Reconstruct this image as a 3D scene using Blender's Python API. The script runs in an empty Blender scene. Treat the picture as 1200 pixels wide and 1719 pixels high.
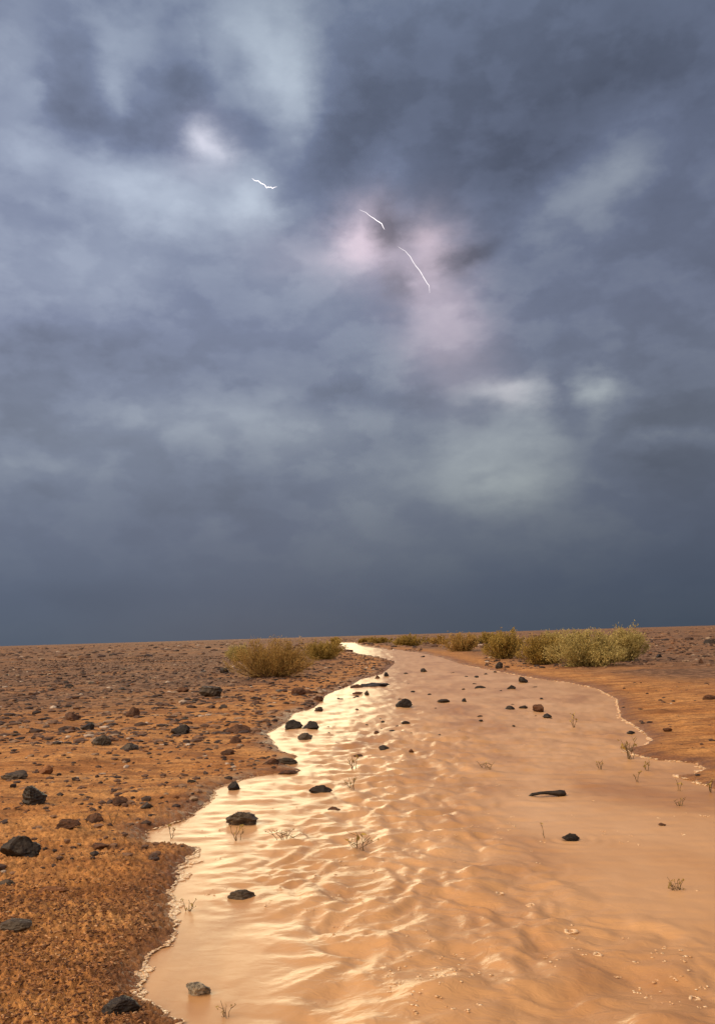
import bpy, math, random
import numpy as np
from mathutils import Vector, Matrix

R = math.radians
rng = np.random.default_rng(7)
random.seed(7)
sc = bpy.context.scene
COL = sc.collection

# ------------------------------------------------------------------ camera
H = 1.10                      # eye height above the water, metres
F = 1430.0                    # focal length in photo pixels (1200 x 1719)
PITCH, ROLL = math.atan(207.5 / F), R(1.67)
fw = Vector((0, math.cos(PITCH), math.sin(PITCH)))
r0 = Vector((1, 0, 0))
u0 = r0.cross(fw)
rt = math.cos(ROLL) * r0 - math.sin(ROLL) * u0
up = math.cos(ROLL) * u0 + math.sin(ROLL) * r0
cam_d = bpy.data.cameras.new('camera')
cam = bpy.data.objects.new('camera', cam_d)
COL.objects.link(cam)
M = Matrix((rt, up, -fw)).transposed().to_4x4()
M.translation = (0, 0, H)
cam.matrix_world = M
cam_d.sensor_fit = 'VERTICAL'
cam_d.sensor_height = 24
cam_d.lens = F / 1719 * 24
cam_d.clip_start = 0.05
cam_d.clip_end = 30000
sc.camera = cam

def pix_dir(px, py):
    return (fw + rt * ((px - 600) / F) - up * ((py - 859.5) / F)).normalized()

def gpt(px, py, z=0.0):
    d = pix_dir(px, py)
    t = (z - H) / min(d.z, -1e-4)
    return (d.x * t, d.y * t)

def depth_at(px, py):
    x, y = gpt(px, py)
    return Vector((x, y, -H)).dot(fw)

# ------------------------------------------------------------------ view
sc.render.engine = 'CYCLES'
sc.view_settings.view_transform = 'Standard'
sc.view_settings.look = 'None'
sc.view_settings.gamma = 1
sc.view_settings.exposure = 0.0

# ------------------------------------------------------------------ sun
SUN_AZ, SUN_EL = R(-7.5), R(5.5)      # azimuth from +Y towards +X (negative = left)
sd_ = bpy.data.lights.new('sun', 'SUN')
sd_.energy = 0.50
sd_.angle = R(17)
sd_.color = (1.0, 0.85, 0.50)
sun = bpy.data.objects.new('sun', sd_)
COL.objects.link(sun)
sdir = Vector((math.sin(SUN_AZ) * math.cos(SUN_EL), math.cos(SUN_AZ) * math.cos(SUN_EL), math.sin(SUN_EL)))
sun.rotation_euler = (-sdir).to_track_quat('-Z', 'Y').to_euler()
sun.location = (0, 0, 20)

# ------------------------------------------------------------------ world: storm sky
def azel(px, py):
    d = pix_dir(px, py)
    return math.degrees(math.atan2(d.x, d.y)), math.degrees(math.asin(d.z))

world = bpy.data.worlds.new('World')
sc.world = world
world.use_nodes = True
nt = world.node_tree
nt.nodes.clear()

class NB:
    def __init__(s, nt): s.nt = nt
    def n(s, t, **k):
        nd = s.nt.nodes.new(t)
        for a, b in k.items(): setattr(nd, a, b)
        return nd
    def link(s, a, b): s.nt.links.new(a, b)
    def val(s, sock, v):
        if hasattr(v, 'is_output') or isinstance(v, bpy.types.NodeSocket): s.link(v, sock)
        else: sock.default_value = v
    def math(s, op, a, b=0.0, c=0.0, clamp=False):
        nd = s.n('ShaderNodeMath', operation=op, use_clamp=clamp)
        s.val(nd.inputs[0], a); s.val(nd.inputs[1], b); s.val(nd.inputs[2], c)
        return nd.outputs[0]
    def vm(s, op, a, b=(0, 0, 0)):
        nd = s.n('ShaderNodeVectorMath', operation=op)
        s.val(nd.inputs[0], a); s.val(nd.inputs[1], b)
        return nd
    def comb(s, x, y, z):
        nd = s.n('ShaderNodeCombineXYZ')
        s.val(nd.inputs[0], x); s.val(nd.inputs[1], y); s.val(nd.inputs[2], z)
        return nd.outputs[0]
    def noise(s, vec, scale, detail=5, rough=0.55, col=False, dist=0.0):
        nd = s.n('ShaderNodeTexNoise')
        if vec is not None: s.link(vec, nd.inputs['Vector'])
        nd.inputs['Scale'].default_value = scale
        nd.inputs['Detail'].default_value = detail
        nd.inputs['Roughness'].default_value = rough
        nd.inputs['Distortion'].default_value = dist
        return nd.outputs['Color' if col else 'Fac']
    def ramp(s, fac, stops, interp='LINEAR'):
        nd = s.n('ShaderNodeValToRGB')
        nd.color_ramp.interpolation = interp
        el = nd.color_ramp.elements
        while len(el) < len(stops): el.new(0.5)
        for e, (p, c) in zip(el, stops):
            e.position = p
            e.color = (c, c, c, 1) if not isinstance(c, tuple) else (*c, 1)
        s.link(fac, nd.inputs[0])
        return nd.outputs['Color']
    def mix(s, f, a, b, mode='MIX'):
        nd = s.n('ShaderNodeMix', data_type='RGBA', blend_type=mode)
        s.val(nd.inputs[0], f)
        s.val(nd.inputs[6], a if not isinstance(a, tuple) else (*a[:3], 1))
        s.val(nd.inputs[7], b if not isinstance(b, tuple) else (*b[:3], 1))
        return nd.outputs[2]
    def mapr(s, v, a, b, c=0.0, d=1.0, smooth=False):
        nd = s.n('ShaderNodeMapRange')
        if smooth: nd.interpolation_type = 'SMOOTHSTEP'
        s.link(v, nd.inputs[0])
        for i, q in enumerate((a, b, c, d)): nd.inputs[i + 1].default_value = q
        return nd.outputs[0]

b = NB(nt)
geo = b.n('ShaderNodeTexCoord')
sep = b.n('ShaderNodeSeparateXYZ')
b.link(geo.outputs['Generated'], sep.inputs[0])
dx, dy, dz = sep.outputs
az = b.math('MULTIPLY', b.math('ARCTAN2', dx, dy), 57.29578)
el = b.math('MULTIPLY', b.math('ARCSINE', dz), 57.29578)
ae = b.comb(az, el, 0.0)
# soft warp so that cloud edges are ragged
aeS = b.comb(b.math('MULTIPLY', az, 0.6), el, 0.0)
w1 = b.vm('SUBTRACT', b.noise(aeS, 0.30, 5, 0.55, col=True), (0.5, 0.5, 0.5)).outputs[0]
w1 = b.vm('MULTIPLY', w1, (3.0, 2.2, 0)).outputs[0]
w2 = b.vm('SUBTRACT', b.noise(aeS, 0.75, 4, 0.6, col=True), (0.5, 0.5, 0.5)).outputs[0]
w1 = b.vm('ADD', w1, b.vm('MULTIPLY', w2, (1.6, 1.1, 0)).outputs[0]).outputs[0]
aw = b.vm('ADD', ae, w1).outputs[0]

DEG = math.degrees(1 / F)       # degrees per photo pixel, near the centre
def blobs(lst, gain=1.0):
    acc = None
    for (px, py, sx, sy, rot, k) in lst:
        a, e = azel(px, py)
        k = k * (0.74 if k < 0 else 1.0)
        mp = b.n('ShaderNodeMapping', vector_type='TEXTURE')
        mp.inputs['Location'].default_value = (a, e, 0)
        mp.inputs['Rotation'].default_value = (0, 0, R(rot))
        mp.inputs['Scale'].default_value = (sx * DEG, sy * DEG, 1)
        if acc is None: b.link(aw, mp.inputs['Vector'])
        else:                                   # chained, so the shader keeps few values alive at once
            ch = b.n('ShaderNodeVectorMath', operation='MULTIPLY_ADD')
            b.link(acc, ch.inputs[0]); ch.inputs[1].default_value = (1e-7, 1e-7, 1e-7); b.link(aw, ch.inputs[2])
            b.link(ch.outputs[0], mp.inputs['Vector'])
        dt = b.vm('DOT_PRODUCT', mp.outputs[0], mp.outputs[0])
        b.link(mp.outputs[0], dt.inputs[1])
        g = b.math('POWER', 0.3679, dt.outputs['Value'])
        acc = b.math('MULTIPLY_ADD', g, k * gain, acc if acc is not None else 0.0)
    return acc

LUM = [  # px, py, sx, sy, rotation, strength  (one value per cloud mass)
    (430, 110, 95, 95, 0, 1.0), (495, 170, 40, 90, 0, .45), (30, 110, 60, 90, 0, .28), (240, 70, 90, 50, 0, .25),
    (345, 250, 45, 30, -25, .95), (270, 330, 130, 45, -5, .85), (425, 335, 45, 45, 0, .85), (200, 165, 26, 26, 0, .35), (60, 165, 24, 18, 0, .25), (190, 120, 24, 40, 0, .25), (55, 255, 40, 22, 0, .25), (90, 345, 40, 16, 0, .25), (150, 270, 60, 60, 0, .25),
    (20, 260, 60, 90, 0, .28), 
    (120, 150, 50, 60, 40, -.45), (95, 205, 60, 45, 0, -.25), (300, 110, 45, 70, 0, -.40), (330, 170, 60, 50, 0, -.30), (405, 110, 30, 26, 0, -.45), (225, 225, 50, 45, 0, -.28), (400, 150, 55, 60, 30, -.42), (80, 330, 80, 50, 0, -.30),
    (430, 205, 45, 40, 0, -.38),
    (560, 250, 110, 110, 0, -.32), (700, 180, 200, 110, 0, -.30), (900, 210, 220, 120, 20, -.30), (1130, 110, 130, 100, 0, -.30),
    (860, 300, 150, 60, 25, -.20), (1040, 280, 90, 45, 35, .5), (930, 340, 80, 45, 35, .28), (800, 360, 60, 40, 0, .12),
    (660, 290, 40, 40, 0, .20), (655, 385, 26, 40, 20, -.65), (785, 425, 60, 22, 8, -.60), (665, 478, 30, 30, 0, -.42),
    (1130, 500, 110, 200, 0, -.12), (330, 430, 200, 90, 0, .22), (120, 420, 150, 60, 0, .20), (100, 500, 160, 50, 0, .14),
    (560, 480, 120, 80, 0, .22), (340, 470, 60, 60, 0, -.10),
    (60, 580, 110, 40, 0, -.16), (200, 600, 200, 40, -5, -.24), (60, 680, 150, 60, 0, -.20), (370, 540, 120, 60, 0, -.10),
    (580, 660, 75, 30, 5, -.32), (670, 668, 50, 18, 0, -.22), (830, 500, 60, 60, 0, .05), (950, 560, 120, 100, 0, -.06),
    (300, 700, 210, 40, 0, .22), (500, 710, 120, 60, 0, .22), (640, 620, 90, 40, 0, .22), (850, 655, 70, 24, 0, .65),
    (890, 690, 40, 50, 0, .25), (1010, 650, 45, 20, 0, .65), (1000, 690, 30, 40, 0, .22), (1120, 735, 70, 18, 0, .32),
    (950, 655, 22, 45, 0, -.22), (820, 760, 150, 45, 8, .5), (860, 815, 110, 35, 0, .6), (700, 720, 100, 30, 0, .16), (610, 850, 60, 60, 0, .12),
    (700, 740, 80, 15, 0, -.14), (820, 797, 40, 11, 0, -.30), (960, 720, 80, 60, 0, -.12), (1060, 760, 120, 60, 10, -.20),
    (1150, 800, 80, 120, 0, -.15), (60, 820, 40, 26, 0, -.18), (30, 790, 90, 26, 0, .16), (180, 800, 120, 30, 0, .10),
    (270, 830, 70, 60, 0, -.10), (390, 840, 90, 60, 0, -.18), (240, 730, 60, 30, 0, -.06), (640, 930, 260, 60, 0, .06),
    (950, 880, 200, 50, 0, .10), (150, 1000, 90, 30, 0, -.10), (360, 880, 40, 26, 0, .12),
]
PINK = [(618, 395, 58, 48, 0, .95), (660, 440, 80, 60, -30, .35), (722, 420, 40, 60, -20, .62), (735, 500, 62, 90, -15, .42),
        (765, 575, 70, 75, 0, .38), (345, 245, 50, 40, 0, .18), (540, 430, 110, 40, 0, .16), (860, 650, 60, 30, 0, .14), (710, 395, 24, 20, 0, .4)]
L = blobs(LUM, 0.95)
P = blobs(PINK)
# broad fractal cloud texture, flattened towards the horizon
cl = b.noise(b.comb(b.math('MULTIPLY', az, 0.55), b.math('MULTIPLY', el, 1.0), 3.0), 0.16, 8, 0.6)
cl2 = b.noise(b.comb(b.math('MULTIPLY', az, 0.7), b.math('MULTIPLY', el, 1.2), 9.0), 0.5, 7, 0.6)
cl = b.math('MULTIPLY_ADD', b.math('SUBTRACT', cl, 0.5), 0.32, 0.0)
cl3 = b.mapr(b.noise(b.comb(b.math('MULTIPLY', az, 0.75), b.math('MULTIPLY', el, 1.25), 21.0), 0.34, 5, 0.5), 0.42, 0.59, -0.5, 0.5, True)
cl = b.math('MULTIPLY_ADD', b.math('SUBTRACT', cl2, 0.5), 0.24, cl)
cl = b.math('MULTIPLY_ADD', cl3, 0.13, cl)
fadeh = b.mapr(el, 1.0, 16.0, 0.12, 1.0, True)
cl = b.math('MULTIPLY', cl, fadeh)
base = b.ramp(b.mapr(el, 0, 60), [
    (0.000, (.074, .100, .142)), (0.05, (.090, .116, .170)), (0.12, (.130, .156, .220)), (0.22, (.198, .230, .305)),
    (0.34, (.205, .238, .342)), (0.50, (.180, .216, .325)), (0.72, (.170, .212, .310)), (1.0, (.32, .32, .36))])
side = b.mapr(az, -24, 26, 1.10, 0.76, True)
lum = b.math('MULTIPLY', b.math('ADD', b.math('ADD', L, cl), 1.0), side)
lum = b.math('MAXIMUM', lum, 0.45)
cloud = b.vm('SCALE', base).outputs[0]
b.link(lum, cloud.node.inputs['Scale'])
# lighter cloud loses its blue
whit = b.vm('SCALE', (.125, .120, .015)).outputs[0]
b.link(b.math('MAXIMUM', b.math('ADD', L, cl), 0.0), whit.node.inputs['Scale'])
pk = b.vm('SCALE', (.47, .34, .34)).outputs[0]
b.link(b.math('MULTIPLY', b.math('MAXIMUM', P, 0.0), b.math('POWER', lum, 1.3)), pk.node.inputs['Scale'])
cloud = b.vm('ADD', b.vm('ADD', cloud, whit).outputs[0], pk).outputs[0]
# warm fill added to the unseen sky high overhead and behind the camera
# unseen warm lobe added at left gives ripples and stones directional light
LOBE_DIR = (math.sin(R(-106)) * math.cos(R(33)), math.cos(R(-106)) * math.cos(R(33)), math.sin(R(33)))
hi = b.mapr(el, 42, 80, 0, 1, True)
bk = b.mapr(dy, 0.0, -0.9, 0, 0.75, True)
lobe = b.vm('DOT_PRODUCT', geo.outputs['Generated'], LOBE_DIR).outputs['Value']
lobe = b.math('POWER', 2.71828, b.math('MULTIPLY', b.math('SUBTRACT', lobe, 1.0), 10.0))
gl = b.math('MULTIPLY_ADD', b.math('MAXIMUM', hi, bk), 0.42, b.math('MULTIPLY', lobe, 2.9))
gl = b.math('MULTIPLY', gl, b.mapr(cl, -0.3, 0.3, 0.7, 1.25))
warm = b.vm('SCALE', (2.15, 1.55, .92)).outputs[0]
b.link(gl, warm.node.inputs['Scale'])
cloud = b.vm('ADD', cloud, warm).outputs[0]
skyt = b.n('ShaderNodeTexSky', sky_type='NISHITA', sun_disc=False)
skyt.sun_elevation = SUN_EL
skyt.sun_rotation = SUN_AZ
bg_s = b.n('ShaderNodeBackground'); b.link(skyt.outputs[0], bg_s.inputs[0]); bg_s.inputs[1].default_value = 0.05
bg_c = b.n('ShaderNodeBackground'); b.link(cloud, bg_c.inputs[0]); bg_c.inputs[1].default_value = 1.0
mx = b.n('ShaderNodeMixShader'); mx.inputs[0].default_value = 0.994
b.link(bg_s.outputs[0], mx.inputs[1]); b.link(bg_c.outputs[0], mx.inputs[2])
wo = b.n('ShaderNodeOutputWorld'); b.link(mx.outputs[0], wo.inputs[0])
world.cycles.sampling_method = 'MANUAL'
world.cycles.sample_map_resolution = 512

# ------------------------------------------------------------------ numpy noise
_perm = np.random.default_rng(3).permutation(4096)
_ga = np.random.default_rng(4).uniform(0, 2 * math.pi, 4096)
_gx, _gy = np.cos(_ga), np.sin(_ga)
def perlin(x, y, seed=0):
    xi = np.floor(x).astype(np.int64); yi = np.floor(y).astype(np.int64)
    xf, yf = x - xi, y - yi
    u = xf * xf * xf * (xf * (xf * 6 - 15) + 10); v = yf * yf * yf * (yf * (yf * 6 - 15) + 10)
    def g(i, j):
        h = _perm[(i * 1 + _perm[(j + seed * 131) & 4095]) & 4095]
        return _gx[h], _gy[h]
    a = g(xi, yi); c = g(xi + 1, yi); d = g(xi, yi + 1); e = g(xi + 1, yi + 1)
    n00 = a[0] * xf + a[1] * yf; n10 = c[0] * (xf - 1) + c[1] * yf
    n01 = d[0] * xf + d[1] * (yf - 1); n11 = e[0] * (xf - 1) + e[1] * (yf - 1)
    return ((n00 * (1 - u) + n10 * u) * (1 - v) + (n01 * (1 - u) + n11 * u) * v) * 1.4
def fbm(x, y, o=4, seed=0, g=0.5):
    s = 0; a = 1.0
    for k in range(o):
        s = s + a * perlin(x * 2 ** k + 17.3 * k, y * 2 ** k - 9.1 * k, seed + k); a *= g
    return s
def sst(x, a, c):
    t = np.clip((x - a) / (c - a), 0, 1); return t * t * (3 - 2 * t)

# ------------------------------------------------------------------ stream outline (photo pixels -> ground metres)
LEFT = [(300, 1719), (262, 1712), (232, 1672), (258, 1610), (300, 1566), (286, 1540), (282, 1502), (305, 1460), (332, 1424),
        (252, 1418), (246, 1396), (310, 1376), (350, 1345), (366, 1322), (430, 1303), (505, 1294), (478, 1283), (500, 1270), (470, 1262), (448, 1232), (482, 1212),
        (492, 1198), (528, 1188), (548, 1166), (590, 1150), (606, 1140), (640, 1132), (664, 1112), (640, 1104), (605, 1099), (584, 1091), (573, 1083), (570, 1079)]
RIGHT = [(590, 1079), (612, 1086), (650, 1090), (700, 1095), (738, 1103), (780, 1117), (850, 1130), (905, 1140), (955, 1146), (1000, 1156), (1034, 1174),
         (1040, 1204), (1072, 1224), (1092, 1242), (1086, 1252), (1052, 1259), (1062, 1268), (1100, 1275), (1170, 1282), (1182, 1292), (1160, 1302),
         (1136, 1304), (1175, 1316), (1260, 1345), (1420, 1400), (1700, 1500)]
Lw = [gpt(*p) for p in LEFT]
Rw = [gpt(*p) for p in RIGHT]
poly = [(-2.2, -8), (-0.9, -2), (-0.62, 0.9)] + Lw + Rw + [(3.6, 0.5), (5.0, -8)]
poly = np.array(poly)
def signed(x, y):
    """positive on land, negative over the stream, metres"""
    d2 = np.full(x.shape, 1e12); ins = np.zeros(x.shape, bool)
    n = len(poly)
    for i in range(n):
        ax, ay = poly[i]; bx, by = poly[(i + 1) % n]
        ex, ey = bx - ax, by - ay
        t = np.clip(((x - ax) * ex + (y - ay) * ey) / (ex * ex + ey * ey), 0, 1)
        d2 = np.minimum(d2, (x - ax - t * ex) ** 2 + (y - ay - t * ey) ** 2)
        if ay != by:
            c = ((ay > y) != (by > y)) & (x < ex * (y - ay) / (by - ay) + ax)
            ins ^= c
    d = np.sqrt(d2)
    d = np.where(ins, -d, d)
    r = np.hypot(x, y)
    near = np.clip(4.0 / np.maximum(r, .5), 0.35, 1.0)
    return d + near * (0.045 * fbm(x * 3.1, y * 3.1, 3, 50) + 0.016 * perlin(x * 17, y * 17, 60) + 0.008 * perlin(x * 45, y * 45, 61))

def gz(x, y, sd=None):
    x = np.asarray(x, float); y = np.asarray(y, float)
    if sd is None: sd = signed(x, y)
    r = np.hypot(x, y)
    land = sst(sd, 0.0, 0.5)
    z = np.where(sd > 0, 0.006 + 0.040 * (1 - np.exp(-np.maximum(sd, 0) / 0.10)) + 0.02 * sst(sd, .3, 3), 0.14 * np.tanh(sd / 0.5) - 0.004)
    amp = 0.15 + 0.85 * land
    n = 0.035 * fbm(x * 0.5, y * 0.9, 3, 1) + 0.016 * fbm(x * 1.6, y * 3.6, 3, 8) + 0.0075 * fbm(x * 7, y * 12, 3, 15)
    near = 1 - sst(r, 4.0, 9.0)
    gr = np.abs(perlin(x * 26, y * 26, 21)) + 0.6 * np.abs(perlin(x * 55, y * 50, 22)) + 0.5 * perlin(x * 100, y * 95, 23)
    left = sst(-x, -0.2, 0.4)
    n = n * amp + 0.024 * (gr - .45) * near * (0.3 + 0.7 * left)
    rough = 0.013 * fbm(x * 3.0, y * 3.4, 4, 70, 0.6) * sst(r, 5, 12) * land
    farb = sst(r, 60, 220) * (0.40 * fbm(x * 0.02, y * 0.02, 3, 30) + 0.10 * np.abs(perlin(x * .15, y * .15, 33)))
    far2 = sst(r, 25, 60) * 0.05 * fbm(x * .25, y * .25, 3, 35)
    return np.where(sd > -0.02, z + (n + rough + farb + far2) * sst(sd, -0.02, 0.05), z)

# ------------------------------------------------------------------ mesh helpers
def np_mesh(name, verts, faces, smooth=True):
    me = bpy.data.meshes.new(name)
    verts = np.asarray(verts, np.float32); faces = np.asarray(faces, np.int32)
    k = faces.shape[1]
    me.vertices.add(len(verts)); me.vertices.foreach_set('co', verts.ravel())
    me.loops.add(faces.size); me.loops.foreach_set('vertex_index', faces.ravel())
    me.polygons.add(len(faces)); me.polygons.foreach_set('loop_start', np.arange(0, faces.size, k, dtype=np.int32))
    me.polygons.foreach_set('use_smooth', np.full(len(faces), smooth))
    me.update(calc_edges=True); me.validate()
    return me
def obj(name, me, mat=None, parent=None, loc=(0, 0, 0)):
    o = bpy.data.objects.new(name, me); COL.objects.link(o)
    o.location = loc
    if mat is not None:
        if me is not None and len(me.materials) == 0: me.materials.append(mat)
    if parent is not None: o.parent = parent
    return o
def tag(o, label=None, cat=None, group=None, kind=None):
    if label: o['label'] = label
    if cat: o['category'] = cat
    if group: o['group'] = group
    if kind: o['kind'] = kind
    return o
def fattr(me, name, vals):
    a = me.attributes.new(name, 'FLOAT', 'POINT'); a.data.foreach_set('value', np.asarray(vals, np.float32))

def new_mat(name):
    m = bpy.data.materials.new(name); m.use_nodes = True
    m.node_tree.nodes.clear()
    nb = NB(m.node_tree)
    out = nb.n('ShaderNodeOutputMaterial'); p = nb.n('ShaderNodeBsdfPrincipled')
    nb.link(p.outputs[0], out.inputs[0])
    return m, nb, p
def bump(nb, p, h, strength, dist):
    bp = nb.n('ShaderNodeBump'); bp.inputs['Strength'].default_value = strength; bp.inputs['Distance'].default_value = dist
    nb.link(h, bp.inputs['Height']); nb.link(bp.outputs[0], p.inputs['Normal'])

# ------------------------------------------------------------------ materials
def m_ground():
    m, nb, p = new_mat('desert_sand')
    pos = nb.n('ShaderNodeNewGeometry').outputs['Position']
    att = lambda n: nb.n('ShaderNodeAttribute', attribute_name=n).outputs['Fac']
    wet, grav = att('wet'), att('gravel')
    st = nb.vm('MULTIPLY', pos, (0.55, 1.5, 1)).outputs[0]
    n1 = nb.noise(st, 1.3, 7, 0.62)
    n2 = nb.noise(pos, 38, 5, 0.7)
    n3 = nb.noise(pos, 7, 6, 0.65)
    sand = nb.ramp(n1, [(0.30, (.25, .100, .028)), (0.43, (.49, .220, .069)), (0.59, (.66, .335, .116)), (0.78, (.70, .40, .17))])
    fine = nb.ramp(n2, [(0.30, (.25, .20, .18)), (0.46, (.80, .76, .72)), (0.60, (1.0, 1.0, 1.0)), (0.75, (1.18, 1.14, 1.05))])
    c = nb.mix(0.85, sand, fine, 'MULTIPLY')
    patch = nb.mapr(n3, 0.50, 0.66)
    c = nb.mix(nb.math('MULTIPLY', patch, 0.50), c, (.17, .070, .026))
    lam = nb.noise(nb.vm('MULTIPLY', pos, (0.8, 5.0, 1)).outputs[0], 2.2, 5, 0.6, dist=0.4)
    c = nb.mix(nb.mapr(lam, 0.48, 0.64, 0.0, 0.65), c, (.15, .062, .024))
    gcol = nb.ramp(nb.noise(pos, 4.5, 8, 0.75), [(0.36, (.035, .018, .013)), (0.47, (.11, .060, .038)), (0.56, (.24, .135, .080)), (0.70, (.40, .26, .16))])
    c = nb.mix(nb.math('MULTIPLY', grav, 0.93), c, gcol)
    c = nb.mix(nb.math('MULTIPLY', wet, 0.66), c, (.15, .058, .020))
    nb.link(c, p.inputs['Base Color'])
    rr = nb.math('MULTIPLY_ADD', wet, -0.42, 0.88)
    nb.link(rr, p.inputs['Roughness'])
    p.inputs['Specular IOR Level'].default_value = 0.35
    h = nb.math('MULTIPLY_ADD', n2, 0.5, nb.math('MULTIPLY_ADD', lam, 1.6, nb.math('MULTIPLY', n3, 1.6)))
    bump(nb, p, h, 0.9, 0.028)
    return m
def m_water():
    m, nb, p = new_mat('muddy_water')
    pos = nb.n('ShaderNodeNewGeometry').outputs['Position']
    n1 = nb.noise(nb.vm('MULTIPLY', pos, (1.0, .5, 1)).outputs[0], 1.2, 5, 0.55, dist=0.6)
    c = nb.ramp(n1, [(0.30, (.42, .215, .092)), (0.50, (.58, .335, .160)), (0.72, (.67, .42, .23))])
    nb.link(c, p.inputs['Base Color'])
    p.inputs['Roughness'].default_value = 0.345
    p.inputs['IOR'].default_value = 1.33
    p.inputs['Specular IOR Level'].default_value = 0.44
    rip = nb.noise(nb.vm('MULTIPLY', pos, (1.0, 1.5, 1)).outputs[0], 16, 4, 0.5, dist=0.8)
    calm = nb.n('ShaderNodeAttribute', attribute_name='ripple').outputs['Fac']
    h = nb.math('MULTIPLY', rip, calm)
    bump(nb, p, h, 0.35, 0.02)
    return m
def m_rock(name, dark, light, rough=0.55, wetb=0.0):
    m, nb, p = new_mat(name)
    tc = nb.n('ShaderNodeTexCoord').outputs['Object']
    oi = nb.n('ShaderNodeObjectInfo').outputs['Random']
    v = nb.vm('ADD', tc, nb.comb(nb.math('MULTIPLY', oi, 30), 0.0, 0.0)).outputs[0]
    n1 = nb.noise(v, 14, 8, 0.65)
    n2 = nb.noise(v, 70, 4, 0.6)
    f = nb.math('MULTIPLY_ADD', nb.math('SUBTRACT', n2, .5), .45, n1)
    c = nb.ramp(f, [(0.34, dark), (0.52, tuple((a + q) / 2 for a, q in zip(dark, light))), (0.72, light)])
    nb.link(c, p.inputs['Base Color'])
    p.inputs['Roughness'].default_value = rough
    p.inputs['Specular IOR Level'].default_value = 0.3
    bump(nb, p, f, 0.8, 0.012)
    return m
def m_pebble():
    m, nb, p = new_mat('gravel_stones')
    g = nb.n('ShaderNodeNewGeometry')
    n1 = nb.noise(g.outputs['Position'], 22, 4, 0.6)
    c = nb.ramp(g.outputs['Random Per Island'], [(0.0, (.022, .012, .009)), (0.3, (.060, .030, .020)), (0.6, (.13, .065, .036)), (0.85, (.24, .13, .070)), (0.97, (.33, .23, .15)), (1.0, (.60, .50, .42))])
    c = nb.mix(0.7, c, nb.ramp(n1, [(0.3, .45), (0.65, 1.15)]), 'MULTIPLY')
    nb.link(c, p.inputs['Base Color']); p.inputs['Roughness'].default_value = 0.7
    return m
def m_leaf(name, c0, c1, trans=0.25):
    m, nb, p = new_mat(name)
    g = nb.n('ShaderNodeNewGeometry')
    n = nb.noise(g.outputs['Position'], 2.6, 3, 0.6)
    f = nb.math('MULTIPLY_ADD', g.outputs['Random Per Island'], 0.55, nb.math('MULTIPLY', n, 0.6))
    c = nb.ramp(f, [(0.2, c0), (0.8, c1)])
    nb.link(c, p.inputs['Base Color']); p.inputs['Roughness'].default_value = 0.75
    p.inputs['Specular IOR Level'].default_value = 0.2
    tr = nb.n('ShaderNodeBsdfTranslucent'); nb.link(c, tr.inputs[0])
    mx = nb.n('ShaderNodeMixShader'); mx.inputs[0].default_value = trans
    out = [q for q in m.node_tree.nodes if q.type == 'OUTPUT_MATERIAL'][0]
    nb.link(p.outputs[0], mx.inputs[1]); nb.link(tr.outputs[0], mx.inputs[2]); nb.link(mx.outputs[0], out.inputs[0])
    return m
def m_plain(name, col, rough=0.6, var=0.3):
    m, nb, p = new_mat(name)
    g = nb.n('ShaderNodeNewGeometry')
    n = nb.noise(g.outputs['Position'], 60, 4, 0.6)
    c = nb.ramp(n, [(0.3, tuple(q * (1 - var) for q in col)), (0.7, tuple(min(1, q * (1 + var)) for q in col))])
    nb.link(c, p.inputs['Base Color']); p.inputs['Roughness'].default_value = rough
    return m
def m_foam():
    m, nb, p = new_mat('foam')
    g = nb.n('ShaderNodeNewGeometry')
    c = nb.ramp(g.outputs['Random Per Island'], [(0.0, (.55, .33, .16)), (0.5, (.72, .50, .30)), (1.0, (.86, .70, .50))])
    nb.link(c, p.inputs['Base Color']); p.inputs['Roughness'].default_value = 0.3
    p.inputs['Subsurface Weight'].default_value = 0.2
    p.inputs['Subsurface Radius'].default_value = (.01, .007, .004)
    return m
def m_bolt():
    m, nb, p = new_mat('lightning_light')
    nb.nt.nodes.remove(p)
    out = [q for q in nb.nt.nodes if q.type == 'OUTPUT_MATERIAL'][0]
    e = nb.n('ShaderNodeEmission'); e.inputs[0].default_value = (1, .93, .95, 1); e.inputs[1].default_value = 1.5
    nb.link(e.outputs[0], out.inputs[0])
    return m

MG, MW = m_ground(), m_water()
MR = {'black': m_rock('black_rock', (.008, .006, .005), (.040, .028, .022), 0.5),
      'grey': m_rock('grey_rock', (.018, .013, .010), (.115, .085, .060), 0.5),
      'brown': m_rock('brown_rock', (.035, .016, .010), (.16, .075, .040), 0.75),
      'rust': m_rock('rust_rock', (.12, .048, .022), (.36, .17, .08), 0.8),
      'pale': m_rock('pale_rock', (.05, .042, .034), (.62, .52, .38), 0.4)}
MP, MF, MB_ = m_pebble(), m_foam(), m_bolt()
ML = {'straw': m_leaf('straw_leaf', (.25, .155, .046), (.54, .37, .13)),
      'olive': m_leaf('olive_leaf', (.20, .135, .036), (.50, .37, .11)),
      'green': m_leaf('pale_green_leaf', (.26, .215, .075), (.60, .50, .21))}
MT = m_plain('dry_twig', (.14, .075, .032), 0.8)
MTD = m_plain('dark_twig', (.15, .10, .045), 0.7)

MC = m_pebble()
MC.name = 'soil_crumb'
_r = [q for q in MC.node_tree.nodes if q.type == 'VALTORGB' and len(q.color_ramp.elements) == 6][0].color_ramp.elements
for _e, _c in zip(_r, [(.075, .030, .014), (.17, .072, .030), (.30, .130, .050), (.46, .22, .090), (.60, .34, .16), (.70, .48, .28)]): _e.color = (*_c, 1)

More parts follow.
